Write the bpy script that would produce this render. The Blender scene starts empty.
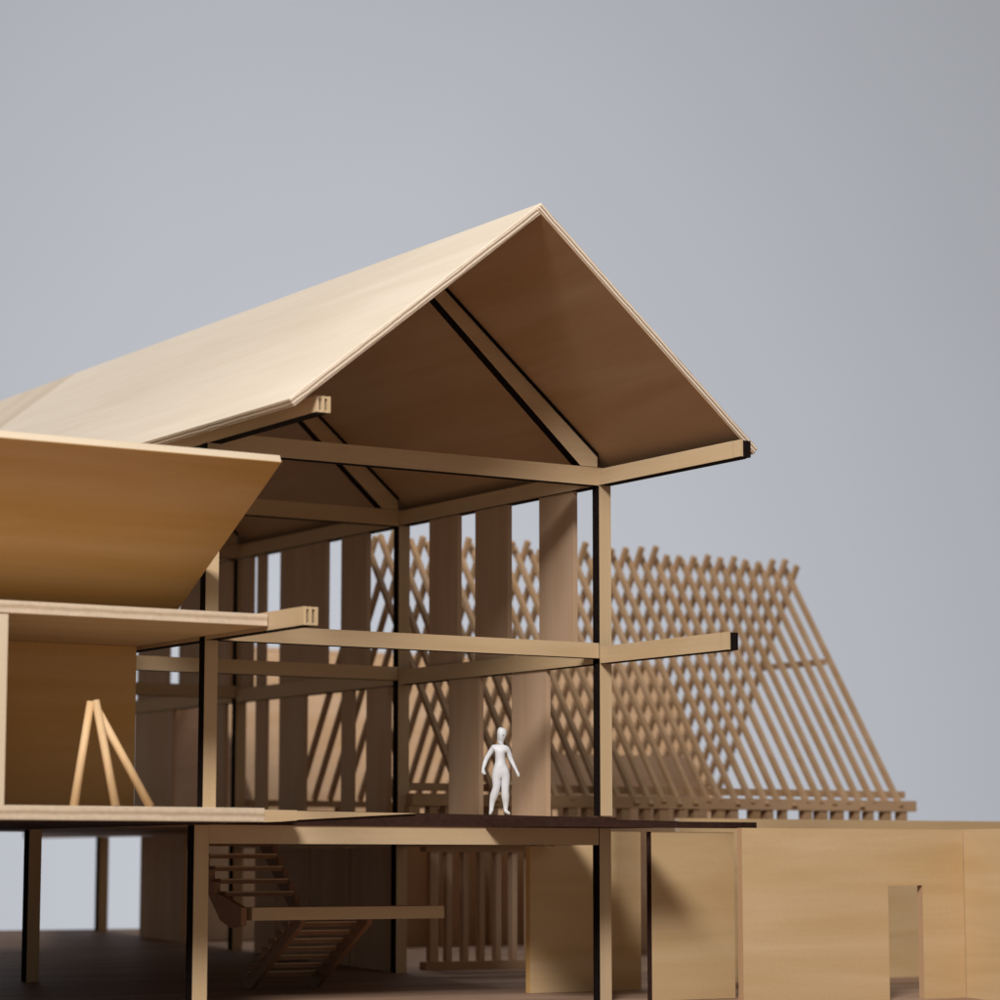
import bpy, bmesh, math, random
from mathutils import Vector, Matrix
random.seed(7)
sc = bpy.context.scene
col = sc.collection

# ------------------------------------------------------------------ materials
def nd(t, kind, **kw):
    n = t.nodes.new(kind)
    for k, v in kw.items():
        setattr(n, k, v)
    return n

def wood(name, base, axis='X', contrast=0.16, rough=0.6, fine=1.0, blotch=0.10):
    """sheet or strip timber, grain running along one object axis, pores and slow tonal drift"""
    m = bpy.data.materials.new(name); m.use_nodes = True
    t = m.node_tree; t.nodes.clear(); L = t.links.new
    out = nd(t, 'ShaderNodeOutputMaterial'); b = nd(t, 'ShaderNodeBsdfPrincipled')
    tc = nd(t, 'ShaderNodeTexCoord'); oi = nd(t, 'ShaderNodeObjectInfo')
    off = nd(t, 'ShaderNodeVectorMath', operation='SCALE'); off.inputs[0].default_value = (13.1, 7.7, 5.3)
    L(oi.outputs['Random'], off.inputs['Scale'])
    add = nd(t, 'ShaderNodeVectorMath', operation='ADD')
    L(tc.outputs['Object'], add.inputs[0]); L(off.outputs[0], add.inputs[1])
    mp = nd(t, 'ShaderNodeMapping')
    s = [22.0 * fine] * 3; s['XYZ'.index(axis)] = 0.9
    mp.inputs['Scale'].default_value = s
    L(add.outputs[0], mp.inputs['Vector'])
    n1 = nd(t, 'ShaderNodeTexNoise'); n1.inputs['Scale'].default_value = 1.0; n1.inputs['Detail'].default_value = 7; n1.inputs['Roughness'].default_value = 0.62; n1.inputs['Distortion'].default_value = 0.6
    L(mp.outputs[0], n1.inputs['Vector'])
    mp2 = nd(t, 'ShaderNodeMapping'); s2 = [5.0] * 3; s2['XYZ'.index(axis)] = 0.55
    mp2.inputs['Scale'].default_value = s2
    L(add.outputs[0], mp2.inputs['Vector'])
    n2 = nd(t, 'ShaderNodeTexNoise'); n2.inputs['Scale'].default_value = 1.0; n2.inputs['Detail'].default_value = 3; n2.inputs['Distortion'].default_value = 1.2
    L(mp2.outputs[0], n2.inputs['Vector'])
    n3 = nd(t, 'ShaderNodeTexNoise'); n3.inputs['Scale'].default_value = 160.0; n3.inputs['Detail'].default_value = 2
    L(add.outputs[0], n3.inputs['Vector'])
    def rng(src, lo, hi):
        r = nd(t, 'ShaderNodeMapRange'); r.inputs['From Min'].default_value = 0.25; r.inputs['From Max'].default_value = 0.75
        r.inputs['To Min'].default_value = lo; r.inputs['To Max'].default_value = hi
        L(src, r.inputs['Value']); return r.outputs[0]
    m1 = nd(t, 'ShaderNodeMath', operation='MULTIPLY'); L(rng(n1.outputs['Fac'], 1 - contrast, 1 + contrast * 0.6), m1.inputs[0]); L(rng(n2.outputs['Fac'], 1 - blotch, 1 + blotch), m1.inputs[1])
    m2 = nd(t, 'ShaderNodeMath', operation='MULTIPLY'); L(m1.outputs[0], m2.inputs[0]); L(rng(n3.outputs['Fac'], 0.96, 1.04), m2.inputs[1])
    m3 = nd(t, 'ShaderNodeMath', operation='MULTIPLY'); L(m2.outputs[0], m3.inputs[0])
    r = nd(t, 'ShaderNodeMapRange'); r.inputs['To Min'].default_value = 0.93; r.inputs['To Max'].default_value = 1.07
    L(oi.outputs['Random'], r.inputs['Value']); L(r.outputs[0], m3.inputs[1])
    mul = nd(t, 'ShaderNodeVectorMath', operation='SCALE'); mul.inputs[0].default_value = base
    L(m3.outputs[0], mul.inputs['Scale'])
    hs = nd(t, 'ShaderNodeHueSaturation'); L(mul.outputs[0], hs.inputs['Color'])
    L(rng(n2.outputs['Fac'], 1.10, 0.92), hs.inputs['Saturation'])
    L(hs.outputs[0], b.inputs['Base Color'])
    b.inputs['Roughness'].default_value = rough; b.inputs['Specular IOR Level'].default_value = 0.3
    bp = nd(t, 'ShaderNodeBump'); bp.inputs['Strength'].default_value = 0.12; bp.inputs['Distance'].default_value = 0.004
    L(n1.outputs['Fac'], bp.inputs['Height']); L(bp.outputs[0], b.inputs['Normal'])
    L(b.outputs[0], out.inputs[0])
    return m

def ply_edge(name, light, dark, axis='Z', plies=5, thick=0.036):
    """sawn plywood edge: light and dark veneers across the thickness"""
    m = bpy.data.materials.new(name); m.use_nodes = True
    t = m.node_tree; b = t.nodes['Principled BSDF']; L = t.links.new
    tc = nd(t, 'ShaderNodeTexCoord'); sp = nd(t, 'ShaderNodeSeparateXYZ'); L(tc.outputs['Object'], sp.inputs[0])
    nz = nd(t, 'ShaderNodeTexNoise'); nz.inputs['Scale'].default_value = 9.0; nz.inputs['Detail'].default_value = 4; L(tc.outputs['Object'], nz.inputs['Vector'])
    ma = nd(t, 'ShaderNodeMath', operation='MULTIPLY_ADD'); L(nz.outputs['Fac'], ma.inputs[0]); ma.inputs[1].default_value = thick * 0.22
    L(sp.outputs[axis], ma.inputs[2])
    mm = nd(t, 'ShaderNodeMath', operation='MULTIPLY'); L(ma.outputs[0], mm.inputs[0]); mm.inputs[1].default_value = plies / thick * math.pi
    si = nd(t, 'ShaderNodeMath', operation='SINE'); L(mm.outputs[0], si.inputs[0])
    r = nd(t, 'ShaderNodeMapRange'); r.inputs['From Min'].default_value = -0.5; r.inputs['From Max'].default_value = 0.9; L(si.outputs[0], r.inputs['Value'])
    mx = nd(t, 'ShaderNodeMix', data_type='RGBA'); L(r.outputs[0], mx.inputs['Factor'])
    mx.inputs['A'].default_value = (*light, 1); mx.inputs['B'].default_value = (*dark, 1)
    n2 = nd(t, 'ShaderNodeTexNoise'); n2.inputs['Scale'].default_value = 60.0; n2.inputs['Detail'].default_value = 3; L(tc.outputs['Object'], n2.inputs['Vector'])
    r2 = nd(t, 'ShaderNodeMapRange'); r2.inputs['To Min'].default_value = 0.8; r2.inputs['To Max'].default_value = 1.15; L(n2.outputs['Fac'], r2.inputs['Value'])
    sv = nd(t, 'ShaderNodeVectorMath', operation='SCALE'); L(mx.outputs['Result'], sv.inputs[0]); L(r2.outputs[0], sv.inputs['Scale'])
    L(sv.outputs[0], b.inputs['Base Color']); b.inputs['Roughness'].default_value = 0.75
    return m

def plain(name, c, rough=0.6, spec=0.3, var=0.12, scale=14.0, bump=0.0):
    m = bpy.data.materials.new(name); m.use_nodes = True
    t = m.node_tree; b = t.nodes['Principled BSDF']; L = t.links.new
    tc = nd(t, 'ShaderNodeTexCoord'); n = nd(t, 'ShaderNodeTexNoise'); n.inputs['Scale'].default_value = scale; n.inputs['Detail'].default_value = 5
    L(tc.outputs['Object'], n.inputs['Vector'])
    r = nd(t, 'ShaderNodeMapRange'); r.inputs['From Min'].default_value = 0.25; r.inputs['From Max'].default_value = 0.75
    r.inputs['To Min'].default_value = 1 - var; r.inputs['To Max'].default_value = 1 + var; L(n.outputs['Fac'], r.inputs['Value'])
    sv = nd(t, 'ShaderNodeVectorMath', operation='SCALE'); sv.inputs[0].default_value = c; L(r.outputs[0], sv.inputs['Scale'])
    L(sv.outputs[0], b.inputs['Base Color']); b.inputs['Roughness'].default_value = rough; b.inputs['Specular IOR Level'].default_value = spec
    if bump:
        bp = nd(t, 'ShaderNodeBump'); bp.inputs['Strength'].default_value = bump; bp.inputs['Distance'].default_value = 0.01
        L(n.outputs['Fac'], bp.inputs['Height']); L(bp.outputs[0], b.inputs['Normal'])
    return m

TAN = (0.52, 0.375, 0.225)
GOLD = (0.54, 0.375, 0.205)
BIRCH = (0.70, 0.60, 0.485)
M = {}
for ax in 'XYZ':
    l = ax.lower()
    M['tan' + ax] = wood('basswood_' + l, TAN, ax, contrast=0.09, blotch=0.07)
    M['gold' + ax] = wood('golden_ply_' + l, GOLD, ax, contrast=0.05, blotch=0.09)
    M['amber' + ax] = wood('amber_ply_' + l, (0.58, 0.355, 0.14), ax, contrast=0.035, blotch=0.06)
    M['birch' + ax] = wood('birch_ply_' + l, BIRCH, ax, contrast=0.035, blotch=0.055, fine=0.8)
    M['pale' + ax] = wood('pale_sheet_' + l, (0.60, 0.49, 0.36), ax, contrast=0.08, blotch=0.08)
    M['stick' + ax] = wood('strip_wood_' + l, (0.40, 0.255, 0.145), ax, contrast=0.12)
    M['dowel' + ax] = wood('dowel_wood_' + l, (0.60, 0.39, 0.20), ax)
    M['slat' + ax] = wood('wall_slat_wood_' + l, (0.48, 0.325, 0.215), ax, contrast=0.06, blotch=0.07)
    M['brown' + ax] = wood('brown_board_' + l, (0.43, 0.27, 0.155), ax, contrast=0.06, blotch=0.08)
M['umber'] = wood('umber_wood_and_shade', (0.25, 0.135, 0.075), 'Y', contrast=0.1)  # stair and leg wood; also carries the gable walls' shade in its colour
M['char'] = plain('laser_burnt_edge', (0.010, 0.0065, 0.006), rough=0.9, spec=0.05, var=0.35, scale=40)
M['charbrown'] = plain('scorched_brown_edge', (0.036, 0.016, 0.011), rough=0.8, spec=0.15, var=0.3, scale=40)
M['ply'] = ply_edge('plywood_edge', (0.70, 0.57, 0.44), (0.20, 0.13, 0.085))
M['plyslab'] = ply_edge('slab_plywood_edge', (0.56, 0.44, 0.32), (0.40, 0.29, 0.19), plies=3, thick=0.046)
M['white'] = plain('white_printed_plastic', (0.62, 0.63, 0.66), rough=0.5, spec=0.4, var=0.03, scale=60)
M['base'] = wood('dark_stained_base', (0.30, 0.19, 0.13), 'X', contrast=0.35, rough=0.6, fine=0.35, blotch=0.3)
M['backdrop'] = plain('grey_paper_backdrop', (0.405, 0.422, 0.458), rough=0.95, spec=0.0, var=0.02, scale=0.15)

# ------------------------------------------------------------------ mesh helpers
def bx(bm, x, y, z, mi=(0, 0, 0)):
    """axis box; mi gives the material index of the faces looking along x, y and z"""
    v = [bm.verts.new((X, Y, Z)) for X in x for Y in y for Z in z]
    q = [((0, 1, 3, 2), 0), ((4, 6, 7, 5), 0), ((0, 4, 5, 1), 1), ((2, 3, 7, 6), 1), ((0, 2, 6, 4), 2), ((1, 5, 7, 3), 2)]
    for f, a in q:
        bm.faces.new([v[i] for i in f]).material_index = mi[a]

def prism(bm, pts, axis, lo, hi, cap=0, side=0):
    """polygon pushed along an axis; pts are the two other coordinates in x, y, z order"""
    def mk(p, h):
        c = list(p); c.insert(axis, h); return bm.verts.new(c)
    a = [mk(p, lo) for p in pts]; b = [mk(p, hi) for p in pts]
    n = len(pts)
    bm.faces.new(a).material_index = cap; bm.faces.new(b[::-1]).material_index = cap
    for i in range(n):
        bm.faces.new([a[i], b[i], b[(i + 1) % n], a[(i + 1) % n]]).material_index = side

def stick(bm, p, q, w, h, up=(0, 0, 1), mi=0, caps=None):
    """rectangular stick from p to q"""
    p = Vector(p); q = Vector(q); d = (q - p).normalized(); s = d.cross(Vector(up)).normalized(); u = s.cross(d)
    v = []
    for c in (p, q):
        for a, b in ((-1, -1), (1, -1), (1, 1), (-1, 1)):
            v.append(bm.verts.new(c + s * (a * w / 2) + u * (b * h / 2)))
    for f in ((0, 1, 5, 4), (1, 2, 6, 5), (2, 3, 7, 6), (3, 0, 4, 7)):
        bm.faces.new([v[i] for i in f]).material_index = mi
    for f in ((3, 2, 1, 0), (4, 5, 6, 7)):
        bm.faces.new([v[i] for i in f]).material_index = mi if caps is None else caps

def rod(bm, p, q, r0, r1, n=14):
    p = Vector(p); q = Vector(q); d = (q - p).normalized(); s = d.orthogonal().normalized(); u = d.cross(s)
    A = [bm.verts.new(p + (s * math.cos(i * 2 * math.pi / n) + u * math.sin(i * 2 * math.pi / n)) * r0) for i in range(n)]
    B = [bm.verts.new(q + (s * math.cos(i * 2 * math.pi / n) + u * math.sin(i * 2 * math.pi / n)) * r1) for i in range(n)]
    for i in range(n):
        f = bm.faces.new([A[i], A[(i + 1) % n], B[(i + 1) % n], B[i]]); f.smooth = True
    bm.faces.new(A[::-1]); bm.faces.new(B)

class Thing:
    def __init__(self, name, label, cat, loc, group=None):
        o = bpy.data.objects.new(name, None); col.objects.link(o); o.location = loc
        o.empty_display_size = 0.1
        o['label'] = label; o['category'] = cat
        if group: o['group'] = group
        self.o = o; self.loc = Vector(loc)
    def part(self, name, bm, mats, parent=None, label=None, origin=None, bevel=0.0):
        """one mesh built in world coordinates, its own origin at its centre (or at origin)"""
        return build(name, bm, mats, parent or self.o, label, origin, bevel)

def wloc(o):
    v = Vector((0, 0, 0))
    while o: v = v + o.location; o = o.parent
    return v

def build(name, bm, mats, parent=None, label=None, origin=None, bevel=0.0):
    bmesh.ops.recalc_face_normals(bm, faces=bm.faces)
    if bevel:
        bmesh.ops.bevel(bm, geom=list(bm.edges), offset=bevel, segments=1, affect='EDGES', material=-1)
    if origin is None:
        lo = Vector([min(v.co[i] for v in bm.verts) for i in range(3)]); hi = Vector([max(v.co[i] for v in bm.verts) for i in range(3)])
        origin = (lo + hi) / 2
    origin = Vector(origin)
    for v in bm.verts: v.co -= origin
    me = bpy.data.meshes.new(name); bm.to_mesh(me); bm.free()
    for m in (mats if isinstance(mats, (list, tuple)) else [mats]): me.materials.append(m)
    o = bpy.data.objects.new(name, me); col.objects.link(o)
    o.location = origin - (wloc(parent) if parent else Vector((0, 0, 0)))
    if parent: o.parent = parent
    if label: o['label'] = label
    return o

def tag(o, label, cat, group=None):
    o['label'] = label; o['category'] = cat
    if group: o['group'] = group

def dup(o, dx, dy, dz):
    c = o.copy(); col.objects.link(c); c.parent = o.parent
    c.location = o.location + Vector((dx, dy, dz))
    return c

def new(): return bmesh.new()

# ------------------------------------------------------------------ setting
GZ = -0.60
def bz(y): return GZ + 0.037 * y                 # the base board rises gently toward the back
bm = new()
pl = [(-9, -8), (16, -8), (16, 9.0), (4.0, 9.0), (2.30, 5.42), (-9, 5.42)]
va = [bm.verts.new((x, y, bz(y))) for x, y in pl]; vb = [bm.verts.new((x, y, bz(y) - 0.12)) for x, y in pl]
bm.faces.new(va); bm.faces.new(vb[::-1])
for i in range(6): bm.faces.new([va[i], vb[i], vb[(i + 1) % 6], va[(i + 1) % 6]])
base = build('base_board', bm, M['base']); base['kind'] = 'structure'

PITCH = math.radians(7.526); AZ = math.radians(57.51)
CAM = Vector((-4.90779, -9.915724, 0.0))
F = Vector((math.cos(AZ), math.sin(AZ), 0)); R = Vector((math.sin(AZ), -math.cos(AZ), 0))
bm = new()
c = CAM + F * 46
v = [bm.verts.new(c + R * a + Vector((0, 0, b))) for a, b in ((-45, -16), (45, -16), (45, 45), (-45, 45))]
w = [bm.verts.new(p.co + F * 0.2) for p in v]
bm.faces.new(v); bm.faces.new(w[::-1])
for i in range(4): bm.faces.new([v[i], w[i], w[(i + 1) % 4], v[(i + 1) % 4]])
bd = build('backdrop', bm, M['backdrop']); bd['kind'] = 'structure'

# ------------------------------------------------------------------ gabled house
W0, W1 = 1.927, 1.990
house = Thing('gabled_house', 'open timber frame model house with a pale gabled plywood roof and slatted right wall', 'model house', (1.0, 0, GZ))
frames = (0.0, 1.75, 3.5, 5.25)
CH = 1                                            # index of burnt edge
def frame_piece(name, x, y, z, mats, mi): 
    b = new(); bx(b, x, y, z, mi); return house.part(name, b, mats)
# posts: burnt sides, clean front
for i, y in enumerate(frames):
    b = new(); bx(b, (0.0, 0.058), (y, y + 0.05), (0.212, 1.690), (1, 0, 1)); house.part('post', b, [M['tanZ'], M['char']])
    b = new(); bx(b, (W0, W1), (y, y + 0.052), (0.200, 1.655), (1, 0, 1)); house.part('post', b, [M['tanZ'], M['char']])
    b = new(); bx(b, (-0.035, 0.030) if i == 0 else (0, 0.06), (y, y + 0.06), (bz(y) - 0.002, 0.146), (1, 0, 1)); house.part('post', b, [M['tanZ'], M['char']], label='lower post under the deck')
    b = new(); bx(b, (W0 - 0.006, W1 - 0.008), (y, y + 0.052), (bz(y) - 0.002, 0.146), (1, 0, 1)); house.part('post', b, [M['tanZ'], M['char']], label='lower post under the deck')
# cross beams
for y in frames:
    for (z0, z1, x0, x1) in ((1.655, 1.735, 0.058, W1 - 0.002), (0.888, 0.955, 0.058, W0 - 0.001)):
        b = new(); bx(b, (x0, x1), (y + 0.003, y + 0.057), (z0, z1), (0, 0, 1)); house.part('cross_beam', b, [M['tanX'], M['char']])
b = new(); bx(b, (0.032, W0 - 0.008), (0.003, 0.057), (0.073, 0.1475), (0, 0, 1)); house.part('cross_beam', b, [M['tanX'], M['char']])
# long beams with hollow laminated ends sticking out at the front
def long_beam(x0, x1, y0, z0, z1, y1=6.6, rims=3):
    b = new(); t = 0.012; d = 0.05; w = x1 - x0
    bx(b, (x0, x1), (y0 + d, y1), (z0, z1), (0, 1, 1))
    for a in (x0, x0 + w / 2 - t * 0.55, x1 - t)[:rims]:
        bx(b, (a, a + t), (y0, y0 + d + 0.001), (z0 + 0.0005, z1 - 0.0005), (0, 2, 1))
    if rims == 3:
        bx(b, (x0 + t, x1 - t), (y0 + 0.004, y0 + d + 0.001), (z1 - 0.010, z1 - 0.001), (0, 2, 1))
        bx(b, (x0 + t, x1 - t), (y0 + 0.004, y0 + d + 0.001), (z0 + 0.001, z0 + 0.010), (0, 2, 1))
    else:
        bx(b, (x0 + t, x1 - 0.004), (y0 + 0.012, y0 + d + 0.001), (z0 + 0.001, z1 - 0.001), (1, 1, 1))  # solid dark cap holds the hollow end's shade in its colour
    return house.part('long_beam', b, [M['tanY'], M['char'], M['tanZ']])
long_beam(0.0, 0.062, -0.915, 1.688, 1.752, 6.6)
long_beam(0.0, 0.062, -0.83, 0.886, 0.957)
long_beam(W0, W1 + 0.002, -1.03, 1.657, 1.728, rims=1)
long_beam(W0, W1 + 0.002, -0.93, 0.866, 0.940, rims=1)
# inner rail of the wall between the right-hand posts, under the deck too
for x0, x1 in ((W0, W1),):
    for y in frames[:-2]:
        b = new(); bx(b, (x0 + 0.002, x1 - 0.01), (y + 0.068, y + 1.748), (0.074, 0.146), (0, 0, 1)); house.part('long_beam', b, [M['tanY'], M['char']])

# roof panels, built flat and tilted; local z is the thickness
def roof_panel(p_eave, p_ridge, y0, y1, th, mats, label=None):
    e = Vector((p_eave[0], 0, p_eave[1])); r = Vector((p_ridge[0], 0, p_ridge[1])); d = r - e; L = d.length
    b = new(); bx(b, (0, L), (y0, y1), (-th, 0), (2, 2, 0))
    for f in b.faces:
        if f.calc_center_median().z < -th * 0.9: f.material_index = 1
    bmesh.ops.recalc_face_normals(b, faces=b.faces)
    ang = math.atan2(d.z, d.x)
    bmesh.ops.bevel(b, geom=list(b.edges), offset=0.0025, segments=1, affect='EDGES', material=-1)
    me = bpy.data.meshes.new('roof_panel'); 
    for q in b.verts: q.co.y -= (y0 + y1) / 2
    b.to_mesh(me); b.free()
    for m in mats: me.materials.append(m)
    o = bpy.data.objects.new('roof_panel', me); col.objects.link(o); o.parent = house.o
    o.location = e + Vector((0, (y0 + y1) / 2, 0)) - house.loc
    o.rotation_euler = (0, -ang, 0)
    if label: o['label'] = label
    return o
TH = 0.036
EL, RL, ER = (-0.134, 1.722), (1.000, 2.6215), (2.078, 1.712)
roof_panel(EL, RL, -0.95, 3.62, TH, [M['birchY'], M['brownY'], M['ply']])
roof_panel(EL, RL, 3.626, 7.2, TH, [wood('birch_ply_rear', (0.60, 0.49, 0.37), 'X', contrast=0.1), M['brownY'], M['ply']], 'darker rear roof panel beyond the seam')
# right slope: mirrored by pointing from eave to ridge (x decreasing)
def roof_panel_right(y0, y1):
    e = Vector((ER[0], 0, ER[1])); r = Vector((1.000, 0, 2.617)); d = e - r; L = d.length
    b = new(); bx(b, (0, L), (y0, y1), (-TH, 0), (2, 2, 0))
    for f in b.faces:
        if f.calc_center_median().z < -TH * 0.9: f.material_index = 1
    bmesh.ops.recalc_face_normals(b, faces=b.faces)
    bmesh.ops.bevel(b, geom=list(b.edges), offset=0.0025, segments=1, affect='EDGES', material=-1)
    me = bpy.data.meshes.new('roof_panel')
    for q in b.verts: q.co.y -= (y0 + y1) / 2
    b.to_mesh(me); b.free()
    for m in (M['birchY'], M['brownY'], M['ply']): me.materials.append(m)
    o = bpy.data.objects.new('roof_panel', me); col.objects.link(o); o.parent = house.o
    o.location = r + Vector((0, (y0 + y1) / 2, 0)) - house.loc
    o.rotation_euler = (0, -math.atan2(d.z, d.x), 0)
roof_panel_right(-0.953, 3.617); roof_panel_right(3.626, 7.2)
# rafters under the roof at every frame
def under_left(x): return EL[1] + (x - EL[0]) * (RL[1] - EL[1]) / (RL[0] - EL[0]) - TH / math.cos(math.atan2(RL[1] - EL[1], RL[0] - EL[0])) - 0.003
def under_right(x): return 2.617 + (x - 1.0) * (ER[1] - 2.617) / (ER[0] - 1.0) - TH / math.cos(math.atan2(2.617 - ER[1], ER[0] - 1.0)) - 0.003
dz = 0.094
for y in frames:
    b = new(); pts = [(0.066, under_left(0.066)), (0.985, under_left(0.985)), (0.985, under_left(0.985) - dz), (0.066 + dz * 0.6, 1.737), (0.066, 1.737)]
    prism(b, pts, 1, y + 0.002, y + 0.058, 0, 1)
    prism(b, [(0.066, under_left(0.066)), (0.985, under_left(0.985)), (0.985, under_left(0.985) - 0.014), (0.066, under_left(0.066) - 0.014)], 1, y - 0.008, y + 0.066, 1, 1); house.part('rafter', b, [M['tanX'], M['char']])  # wider dark strip draws the contact shadow under the roof as colour
    b = new(); pts = [(0.997, under_right(0.997)), (1.92, under_right(1.92)), (1.92, 1.737), (1.83, 1.737), (0.997, under_right(0.997) - dz)]
    prism(b, pts, 1, y + 0.002, y + 0.058, 0, 1)
    prism(b, [(0.997, under_right(0.997)), (1.92, under_right(1.92)), (1.92, under_right(1.92) - 0.014), (0.997, under_right(0.997) - 0.014)], 1, y - 0.008, y + 0.066, 1, 1); house.part('rafter', b, [M['tanX'], M['char']])  # same painted contact shadow on the right rafter
# slats of the right-hand wall (upper and lower storey)
XS0, XS1 = W0 + 0.012, W0 + 0.036
upper = ((0.225, 0.502), (0.770, 1.055), (1.215, 1.479), (2.090, 2.358), (2.520, 3.027), (3.21, 3.293), (3.36, 3.48), (3.62, 3.752), (3.80, 4.25), (4.40, 4.80), (4.95, 5.2))
lower = ((0.448, 0.735), (1.018, 1.290), (1.872, 2.088), (2.235, 2.345), (2.745, 3.020), (3.18, 3.296), (3.66, 3.78), (4.32, 4.834))
for (a, e) in upper:
    b = new(); bx(b, (XS0, XS1), (a, e), (0.942, 1.655), (0, 0, 0)); house.part('wall_slat', b, [M['slatZ']])
for (a, e) in lower:
    b = new(); bx(b, (XS0, XS1), (a, e), (0.200, 0.864), (0, 0, 0)); house.part('wall_slat', b, [M['slatZ']])
for (a, e) in ((1.84, 2.235), (2.25, 2.66), (2.675, 3.02), (3.035, 3.28), (4.15, 4.715)):
    b = new(); bx(b, (XS0, XS1), (a, e), (bz(a) - 0.002, 0.072 if e < 4 else 0.146)); house.part('wall_slat', b, [M['brownZ']])
# deck
b = new()
top = lambda x: 0.212 - 0.0095 * x
poly = [(-0.005, -0.004), (W1 + 0.02, -0.004), (W1 + 0.02, 6.6), (2.0, 6.6), (0.5, 2.9), (-0.005, 2.9)]
va = [b.verts.new((x, y, 0.148)) for x, y in poly]; vb = [b.verts.new((x, y, top(x))) for x, y in poly]
b.faces.new(va).material_index = 2; b.faces.new(vb).material_index = 0
for i in range(len(poly)): b.faces.new([va[i], vb[i], vb[(i + 1) % 6], va[(i + 1) % 6]]).material_index = 1
house.part('deck', b, [M['tanX'], M['charbrown'], M['brownX']])
b = new()      # balcony board in front of the right bay
pts = [(1.33, -0.46), (W1 + 0.02, -0.46), (W1 + 0.02, -0.006), (1.33, -0.006)]
zt = lambda x: 0.183 - 0.0125 * (x - 1.1)
va = [b.verts.new((x, y, 0.145)) for x, y in pts]; vb = [b.verts.new((x, y, zt(x))) for x, y in pts]
b.faces.new(va).material_index = 2; b.faces.new(vb).material_index = 0
for i in range(4): b.faces.new([va[i], vb[i], vb[(i + 1) % 4], va[(i + 1) % 4]]).material_index = 1
bx(b, (W1 + 0.022, 2.735), (-0.065, -0.050), (0.149, 0.177), (1, 1, 1))
house.part('balcony_board', b, [M['tanX'], M['charbrown'], M['charbrown']])
b = new()      # pale tapered nosing on the deck edge
prism(b, [(0.37, 0.2065), (0.98, 0.2015), (0.98, 0.2005), (0.37, 0.167)], 1, -0.014, -0.006, 0, 0)
prism(b, [(0.002, 0.2095), (0.368, 0.2065), (0.368, 0.166), (0.30, 0.161), (0.002, 0.150)], 1, -0.11, -0.006, 0, 0)  # deep block shaped to cast shade on the lower beam's left end
house.part('edge_strip', b, [M['tanX']])

# ------------------------------------------------------------------ annex on the left
annex = Thing('annex', 'small box shaped annex with a thick floor and ceiling board and tilted canopy boards', 'model annex', (-0.6, 0, GZ))
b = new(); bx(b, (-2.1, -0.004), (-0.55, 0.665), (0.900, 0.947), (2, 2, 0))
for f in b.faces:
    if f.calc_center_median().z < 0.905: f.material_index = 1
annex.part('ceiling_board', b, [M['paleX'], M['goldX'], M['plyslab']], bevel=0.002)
b = new(); bx(b, (-2.1, -0.008), (-0.55, 2.9), (0.150, 0.204), (2, 2, 0))
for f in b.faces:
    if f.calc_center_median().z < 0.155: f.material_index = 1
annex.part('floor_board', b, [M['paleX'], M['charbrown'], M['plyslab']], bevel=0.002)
b = new(); bx(b, (-1.102, -1.067), (-0.545, 0.62), (0.205, 0.899)); annex.part('side_wall', b, [M['paleZ']])
b = new(); bx(b, (-1.066, -0.010), (0.625, 0.655), (0.205, 0.899)); annex.part('back_wall', b, [M['amberX']])
def canopy(p, q, x0, x1, th, name):
    """board tilted across y; p is the valley end, q the high end"""
    p = Vector((0, p[0], p[1])); q = Vector((0, q[0], q[1])); d = (q - p).normalized(); n = Vector((0, -d.z, d.y))
    if n.z < 0: n = -n
    b = new(); vs = []
    for x in (x0, x1):
        for c in (p, q):
            for k in (0, 1): vs.append(b.verts.new(Vector((x, 0, 0)) + c - n * (th * k)))
    for f in ((0, 2, 3, 1), (4, 5, 7, 6), (0, 4, 6, 2), (1, 3, 7, 5), (2, 6, 7, 3), (0, 1, 5, 4)): b.faces.new([vs[i] for i in f])
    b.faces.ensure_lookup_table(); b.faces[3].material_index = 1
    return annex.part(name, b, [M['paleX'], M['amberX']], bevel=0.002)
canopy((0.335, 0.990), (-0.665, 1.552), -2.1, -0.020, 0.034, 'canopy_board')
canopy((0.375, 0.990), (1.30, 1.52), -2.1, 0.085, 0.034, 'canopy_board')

for y in (-0.35, 2.6):
    b = new(); bx(b, (-2.02, -1.95), (y, y + 0.06), (bz(y), 0.149)); annex.part('leg', b, [M['umber']])

# ------------------------------------------------------------------ dowel tripod
tri = Thing('dowel_tripod', 'three pale wooden dowels leaning together as a tripod on the annex floor', 'tripod', (-0.62, -0.45, 0.205))
ap = Vector((-0.66, -0.40, 0.585))
for f, o in (((-0.744, -0.43, 0.205), (-0.012, 0.0, 0.0)), ((-0.613, -0.515, 0.205), (0.006, -0.014, 0.004)), ((-0.455, -0.48, 0.205), (0.014, 0.012, -0.004))):
    b = new(); a = ap + Vector(o); rod(b, f, a + (a - Vector(f)).normalized() * 0.012, 0.0165, 0.0150)
    tri.part('leg', b, [M['dowelZ']])

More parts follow.
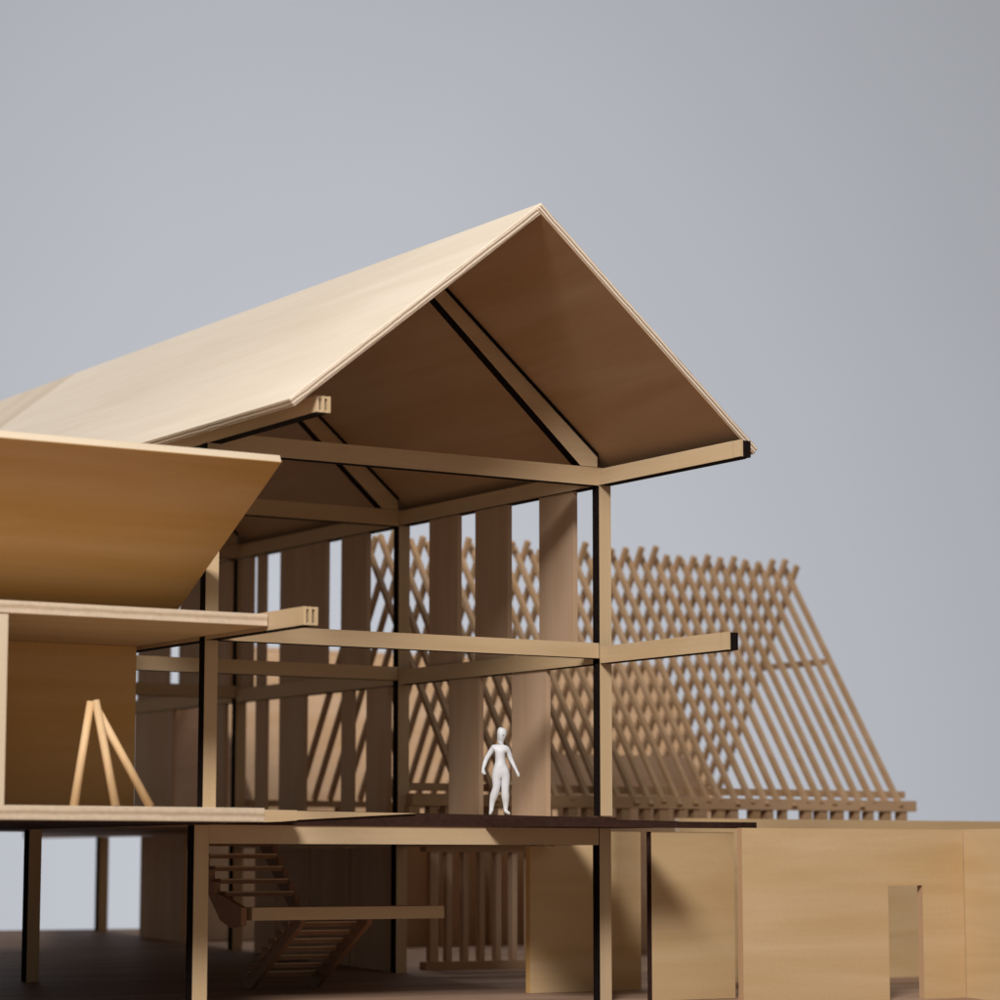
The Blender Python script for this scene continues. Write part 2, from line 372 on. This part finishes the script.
# ------------------------------------------------------------------ white scale figure
FZ = 0.2115 - 0.0095 * 1.443
fb = Vector((1.443, 0.050, FZ))
def fp(u, v, d=0.0):
    """u right, v up (zoomed picture units), d towards the viewer"""
    k = 0.000556
    return R * ((u - 455) * k) + Vector((0, 0, (885 - v) * k + 0.004)) - F * (d * k)
J = {}
def chain(verts, edges, start, pts):
    prev = start
    for (u, v, d, rx, ry) in pts:
        verts.append((fp(u, v, d), rx * 0.000556, ry * 0.000556)); i = len(verts) - 1
        if prev is not None: edges.append((prev, i))
        prev = i
    return prev
V, E_ = [], []
pel = chain(V, E_, None, [(456, 545, 0, 55, 44)])
chest_end = chain(V, E_, pel, [(452, 500, 0, 48, 40), (450, 455, 4, 40, 34), (450, 415, 6, 48, 38), (449, 378, 0, 54, 34)])
neck = chain(V, E_, chest_end, [(452, 350, -2, 19, 19), (457, 324, 0, 14, 16), (463, 296, 10, 22, 27), (465, 264, 8, 30, 36), (465, 236, 2, 27, 32), (464, 218, -2, 15, 18)])
def arm(pts, hand, fing):
    w = chain(V, E_, chest_end, pts)
    h = chain(V, E_, w, [hand])
    for f in fing: chain(V, E_, h, f)
arm([(398, 374, 0, 27, 24), (372, 412, -4, 20, 19), (341, 462, -6, 16, 16), (327, 505, 4, 15, 14), (317, 540, 12, 11, 10)], (320, 556, 14, 12, 8),
    [[(322, 570, 20, 4.5, 4.5), (328, 579, 22, 3.6, 3.6)], [(327, 570, 16, 4.5, 4.5), (333, 580, 16, 3.6, 3.6)], [(331, 567, 12, 4.5, 4.5), (338, 575, 10, 3.6, 3.6)],
     [(333, 562, 8, 4, 4), (340, 568, 6, 3.2, 3.2)], [(311, 562, 20, 4.5, 4.5), (312, 572, 24, 3.6, 3.6)]])
arm([(502, 376, 0, 27, 24), (517, 415, -4, 20, 19), (532, 462, -6, 16, 16), (556, 510, 2, 14, 13), (576, 550, 8, 10, 10)], (583, 565, 10, 11, 8),
    [[(592, 582, 14, 4.5, 4.5), (597, 594, 16, 3.6, 3.6)], [(589, 584, 10, 4.5, 4.5), (593, 597, 11, 3.6, 3.6)], [(584, 583, 6, 4.5, 4.5), (587, 595, 6, 3.6, 3.6)],
     [(580, 580, 3, 4, 4), (581, 590, 2, 3.2, 3.2)], [(592, 572, 17, 4.5, 4.5), (599, 580, 20, 3.6, 3.6)]])
for pts in ([(424, 585, 2, 40, 40), (424, 640, 8, 31, 32), (422, 686, 10, 24, 25), (404, 732, -6, 30, 31), (388, 790, -12, 19, 20), (382, 846, -12, 15, 15), (379, 866, -8, 18, 14), (375, 874, 22, 17, 10), (373, 878, 44, 9, 6)],
            [(488, 585, 0, 40, 40), (490, 645, 4, 31, 32), (487, 700, 8, 24, 25), (490, 748, -4, 31, 31), (493, 800, -12, 19, 20), (492, 848, -12, 15, 15), (496, 866, -8, 18, 14), (512, 874, 18, 17, 10), (525, 878, 36, 9, 6)]):
    chain(V, E_, pel, pts)
V = [(p, rx * 1.2, ry * 1.2) for p, rx, ry in V]
def skinned(name, V, E_, loc, parent=None):
    me = bpy.data.meshes.new(name); me.from_pydata([v[0] for v in V], E_, []); me.materials.append(M['white'])
    o = bpy.data.objects.new(name, me); col.objects.link(o); o.location = loc; o.parent = parent
    sk = o.modifiers.new('Skin', 'SKIN'); sk.use_smooth_shade = True
    if not me.skin_vertices:
        bpy.context.view_layer.update()
        with bpy.context.temp_override(object=o, active_object=o): bpy.ops.mesh.customdata_skin_add()
    lay = me.skin_vertices[0].data
    for i, (p, rx, ry) in enumerate(V):
        lay[i].radius = (rx, ry); lay[i].use_root = (i == 0)
    sub = o.modifiers.new('Subdivision', 'SUBSURF'); sub.levels = 2; sub.render_levels = 2
    return o
fig = skinned('figurine', V, E_, fb)
HV, HE = [], []
chain(HV, HE, None, [(462, 214, -6, 20, 22), (456, 238, -16, 33, 32), (450, 268, -22, 28, 26), (445, 298, -26, 21, 18), (441, 324, -27, 13, 11), (439, 340, -26, 7, 6)])
skinned('hair', HV, HE, (0, 0, 0), fig)
NV, NE = [], []
chain(NV, NE, None, [(469, 262, 38, 4, 4), (471, 272, 48, 5, 5), (470, 277, 42, 6, 4)])
skinned('nose', NV, NE, (0, 0, 0), fig)
tag(fig, 'small white featureless woman figurine standing on the deck, arms held away from her sides', 'figurine')

# ------------------------------------------------------------------ staircase under the deck
st = Thing('staircase', 'two flight wooden staircase with open treads and a long landing below the deck', 'staircase', (0.9, 0.6, bz(0.6)))
b = new(); bx(b, (0.445, 1.385), (0.42, 0.62), (-0.243, -0.190), (0, 0, 0)); st.part('landing', b, [M['tanX']])
for x in (0.785, 1.115):
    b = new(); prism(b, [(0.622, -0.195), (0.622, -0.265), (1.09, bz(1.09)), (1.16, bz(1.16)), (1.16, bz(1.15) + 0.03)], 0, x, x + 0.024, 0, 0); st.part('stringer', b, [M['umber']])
def tread(x0, x1, y, z, d):
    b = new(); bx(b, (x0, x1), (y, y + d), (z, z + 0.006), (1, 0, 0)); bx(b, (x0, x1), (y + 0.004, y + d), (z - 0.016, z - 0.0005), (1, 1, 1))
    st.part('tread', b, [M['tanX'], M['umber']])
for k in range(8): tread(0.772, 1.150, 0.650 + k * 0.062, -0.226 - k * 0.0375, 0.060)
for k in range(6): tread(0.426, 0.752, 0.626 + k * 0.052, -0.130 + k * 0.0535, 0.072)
for x in (0.396, 0.755):
    high = []
    for k in range(5, -1, -1):
        y = 0.622 + k * 0.052; z = -0.138 + k * 0.0535
        high += [(y + 0.05, min(z, 0.144)), (y, min(z, 0.144))]
    if x < 0.5: foot = [(0.425, -0.190), (0.425, -0.262), (0.52, -0.275), (0.62, -0.245)]
    else: foot = [(0.622, -0.245)]
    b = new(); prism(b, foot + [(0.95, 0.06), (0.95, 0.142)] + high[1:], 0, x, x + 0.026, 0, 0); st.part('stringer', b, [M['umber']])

# ------------------------------------------------------------------ slatted screen below the lattice house
scr = Thing('slatted_screen', 'dark upright slats on a floor rail beside the stair landing', 'slatted screen', (2.5, 1.88, bz(1.88)))
b = new(); bx(b, (2.15, 2.85), (1.85, 1.91), (bz(1.88) - 0.002, bz(1.88) + 0.04)); scr.part('floor_rail', b, [M['stickX']])
b = new(); bx(b, (2.15, 2.85), (1.85, 1.91), (0.05, 0.10)); scr.part('top_rail', b, [M['stickX']])
for k in range(7):
    x = 2.182 + k * 0.0965; b = new(); bx(b, (x, x + (0.048 if k == 0 else 0.030)), (1.86, 1.90), (bz(1.88) + 0.041, 0.049)); scr.part('slat', b, [M['slatZ']])

# ------------------------------------------------------------------ lattice roofed house
lat = Thing('lattice_house', 'bare roof lattice of crossing rafters without covering behind the low walls', 'model roof frame', (3.8, 2.65, GZ))
RY, RZ = 2.65, 1.652
NS, FS = 1.412, 1.638
near_p = lambda dyy: Vector((0, RY - dyy, RZ - NS * dyy)); far_p = lambda dyy: Vector((0, RY + dyy, RZ - FS * dyy))
step = 0.0945; NR = 31; X_E = 5.105
for k in range(NR):
    x = X_E - k * step + random.uniform(-.006, .006)
    t = 0.050 + random.uniform(-.012, .012)
    b = new(); p = near_p(-t); q = near_p(0.955 + random.uniform(-.01, .01)); p.x = q.x = x
    q.x += random.uniform(-.006, .006)
    stick(b, p, q, 0.025, 0.028, up=(0, 0, 1)); lat.part('near_rafter', b, [M['stickY']])
    b = new(); p = far_p(-t + random.uniform(-.01, .01)); q = far_p(0.80); p.x = q.x = x + 0.0275
    q.x += random.uniform(-.006, .006)
    stick(b, p, q, 0.025, 0.028, up=(0, 0, 1)); lat.part('far_rafter', b, [M['stickY']])
b = new(); bx(b, (1.98, 5.215), (1.695, 1.770), (0.275, 0.334)); lat.part('eave_plate', b, [M['stickX']])
b = new(); bx(b, (1.98, 5.20), (1.772, 1.80), (0.350, 0.388)); lat.part('batten', b, [M['stickX']])
b = new(); bx(b, (1.98, 5.22), (3.42, 3.48), (0.30, 0.335)); lat.part('eave_plate', b, [M['stickX']])
b = new(); prism(b, [(3.62, bz(2.85)), (4.64, bz(2.85)), (4.64, 0.33), (4.48, 0.60), (3.50, 0.60), (3.62, 0.3)], 1, 2.85, 2.88, 0, 0); lat.part('inner_wall', b, [M['slatX']])
for x in (X_E - 0.03,):
    b = new(); stick(b, (x, 2.30, 1.135), (x, 2.955, 1.135), 0.022, 0.034); lat.part('collar_tie', b, [M['stickY']])
for k in range(28):
    x = 1.95 + k * 0.1175 + random.uniform(-.02, .02)
    b = new(); bx(b, (x, x + random.uniform(.03, .06)), (1.705, 1.76), (0.190, 0.274)); lat.part('strut', b, [M['stickZ']])
b = new(); bx(b, (1.98, 5.20), (1.70, 1.765), (0.152, 0.189)); lat.part('sill_beam', b, [M['stickX']])
for x in (3.2, 4.1, 5.0):
    b = new(); bx(b, (x, x + 0.055), (1.705, 1.76), (bz(1.73), 0.151)); lat.part('post', b, [M['stickZ']])
for k in range(10):
    x = 2.2 + k * 0.33
    b = new(); bx(b, (x, x + 0.05), (3.425, 3.475), (bz(3.45), 0.299)); lat.part('post', b, [M['stickZ']])

# plain solid gabled house behind the lattice
rb = Thing('solid_gabled_house', 'plain solid roofed gabled model house standing behind the lattice', 'model house', (4.9, 6.35, bz(6.35)))
E0, AP, E1 = (5.42, 0.29), (6.351, 1.424), (7.28, 0.29)
for nm, (p, q) in (('roof_slope', (E0, AP)), ('roof_slope', (E1, AP))):
    b = new(); dv = Vector((0, q[0] - p[0], q[1] - p[1])).normalized(); nv = Vector((0, -dv.z, dv.y)); nv = nv if nv.z > 0 else -nv
    a0, a1 = Vector((0, *p)), Vector((0, *q)) - dv * 0.002
    prism(b, [(c.y, c.z) for c in (a0, a1, a1 - nv * 0.028, a0 - nv * 0.028)], 0, 3.08, 6.80, 0, 0); rb.part(nm, b, [M['brownX']])
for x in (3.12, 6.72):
    b = new(); prism(b, [(5.62, bz(5.62)), (7.08, bz(7.08)), (7.08, 0.48), (6.351, 1.36), (5.62, 0.48)], 0, x, x + 0.03, 0, 0); rb.part('gable_wall', b, [M['umber']])  # umber puts the gable's shade into its colour
b = new(); bx(b, (3.152, 6.718), (5.62, 5.65), (bz(5.62), 0.44)); rb.part('front_wall', b, [M['brownX']])

# ------------------------------------------------------------------ low walls on the right
WT = 0.140
b = new(); prism(b, [(1.885, bz(0.5)), (2.495, bz(0.5)), (2.495, 0.138), (2.02, 0.138), (2.02, 0.070), (1.885, 0.070)], 1, 0.50, 0.535, 0, 1); o = build('low_wall', b, [M['goldX'], M['amberZ']]); tag(o, 'low plain wall seen behind the front right post, half in shadow', 'wall'); o['kind'] = 'thing'
b = new(); bx(b, (2.165, 2.62), (-0.045, -0.010), (GZ, 0.132), (1, 0, 0)); o = build('low_wall', b, [M['goldX'], M['charbrown']]); tag(o, 'low plain wall just right of the front post, under the deck tip', 'wall'); o['kind'] = 'thing'
dw = Thing('doorway_wall', 'low golden plywood wall with a narrow doorway cut through it', 'wall', (3.1, -0.35, GZ))
b = new(); Y0, Y1 = -0.352, -0.317; D0, D1, DZ = 3.252, 3.455, -0.105
pts = [(2.430, bz(-.35)), (D0, bz(-.35)), (D0, DZ), (D1, DZ), (D1, bz(-.35)), (3.705, bz(-.35)), (3.705, 0.147), (2.430, 0.147)]
prism(b, pts, 1, Y0, Y1, 0, 1)
dw.part('wall_board', b, [M['goldX'], M['brownZ']])
b = new(); bx(b, (3.708, 3.742), (-1.6, -0.30), (bz(-1), 0.149), (0, 1, 1)); o = build('return_wall', b, [M['goldY'], M['birchY']]); tag(o, 'low wall turning toward the viewer at the far right edge', 'wall'); o['kind'] = 'thing'
b = new(); bx(b, (2.9, 6.5), (0.75, 0.785), (bz(0.75), 0.208), (1, 0, 1)); o = build('rear_wall', b, [M['goldX'], M['paleX']]); tag(o, 'long taller wall seen through the doorway and above the front walls', 'wall'); o['kind'] = 'thing'

# ------------------------------------------------------------------ things far behind, under the deck
b = new(); bx(b, (2.03, 2.60), (4.30, 4.34), (bz(4.3), 0.20)); o = build('pale_wall', b, [M['birchZ']]); tag(o, 'pale wall glimpsed far back below the upper stair treads', 'wall'); o['kind'] = 'thing'
b = new()
for k in range(7):
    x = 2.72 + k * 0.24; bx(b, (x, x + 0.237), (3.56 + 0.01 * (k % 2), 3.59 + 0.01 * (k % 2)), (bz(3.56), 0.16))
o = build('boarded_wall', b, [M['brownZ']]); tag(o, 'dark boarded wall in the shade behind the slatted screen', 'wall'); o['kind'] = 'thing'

# ------------------------------------------------------------------ light
def area(name, loc, target, size, power, color, spread=180):
    l = bpy.data.lights.new(name, 'AREA'); l.shape = 'SQUARE'; l.size = size; l.energy = power; l.color = color; l.spread = math.radians(spread)
    o = bpy.data.objects.new(name, l); col.objects.link(o); o.location = loc
    o.rotation_euler = (Vector(target) - Vector(loc)).to_track_quat('-Z', 'Y').to_euler()
    return o
tgt = Vector((1.0, 0.0, 0.8))
kd = Vector((-0.85, -1.0, 0.90)).normalized()
area('key_softbox', tgt + kd * 13, tgt, 2.8, 2080, (1.0, 0.975, 0.94))
# light on the paper backdrop
bl = CAM + F * 20 + Vector((0, 0, 15)) - R * 5
area('backdrop_lamp', bl, CAM + F * 46 + Vector((0, 0, -1)) - R * 1.5, 8.0, 5000, (0.98, 0.985, 1.0))
area('backdrop_floor_lamp', CAM + F * 27 + Vector((0, 0, -8)) - R * 2, CAM + F * 46 + Vector((0, 0, 4)) - R * 1, 6.0, 3000, (0.98, 0.985, 1.0))

w = bpy.data.worlds.new('World'); sc.world = w; w.use_nodes = True
bg = w.node_tree.nodes['Background']; bg.inputs[0].default_value = (1.0, 0.95, 0.89, 1); bg.inputs[1].default_value = 0.19

# ------------------------------------------------------------------ camera
cd = bpy.data.cameras.new('camera'); cam = bpy.data.objects.new('camera', cd); col.objects.link(cam)
cd.sensor_width = 36; cd.sensor_fit = 'HORIZONTAL'; cd.lens = 36 * 2.740; cd.clip_start = 0.1; cd.clip_end = 300
cam.location = CAM
fwd = F * math.cos(PITCH) + Vector((0, 0, math.sin(PITCH)))
cam.rotation_euler = fwd.to_track_quat('-Z', 'Y').to_euler()
cd.dof.use_dof = True; cd.dof.focus_distance = 11.6; cd.dof.aperture_fstop = 1.5
sc.camera = cam
sc.view_settings.view_transform = 'Standard'; sc.view_settings.look = 'None'; sc.view_settings.exposure = 0; sc.view_settings.gamma = 1
sc.view_settings.use_curve_mapping = False
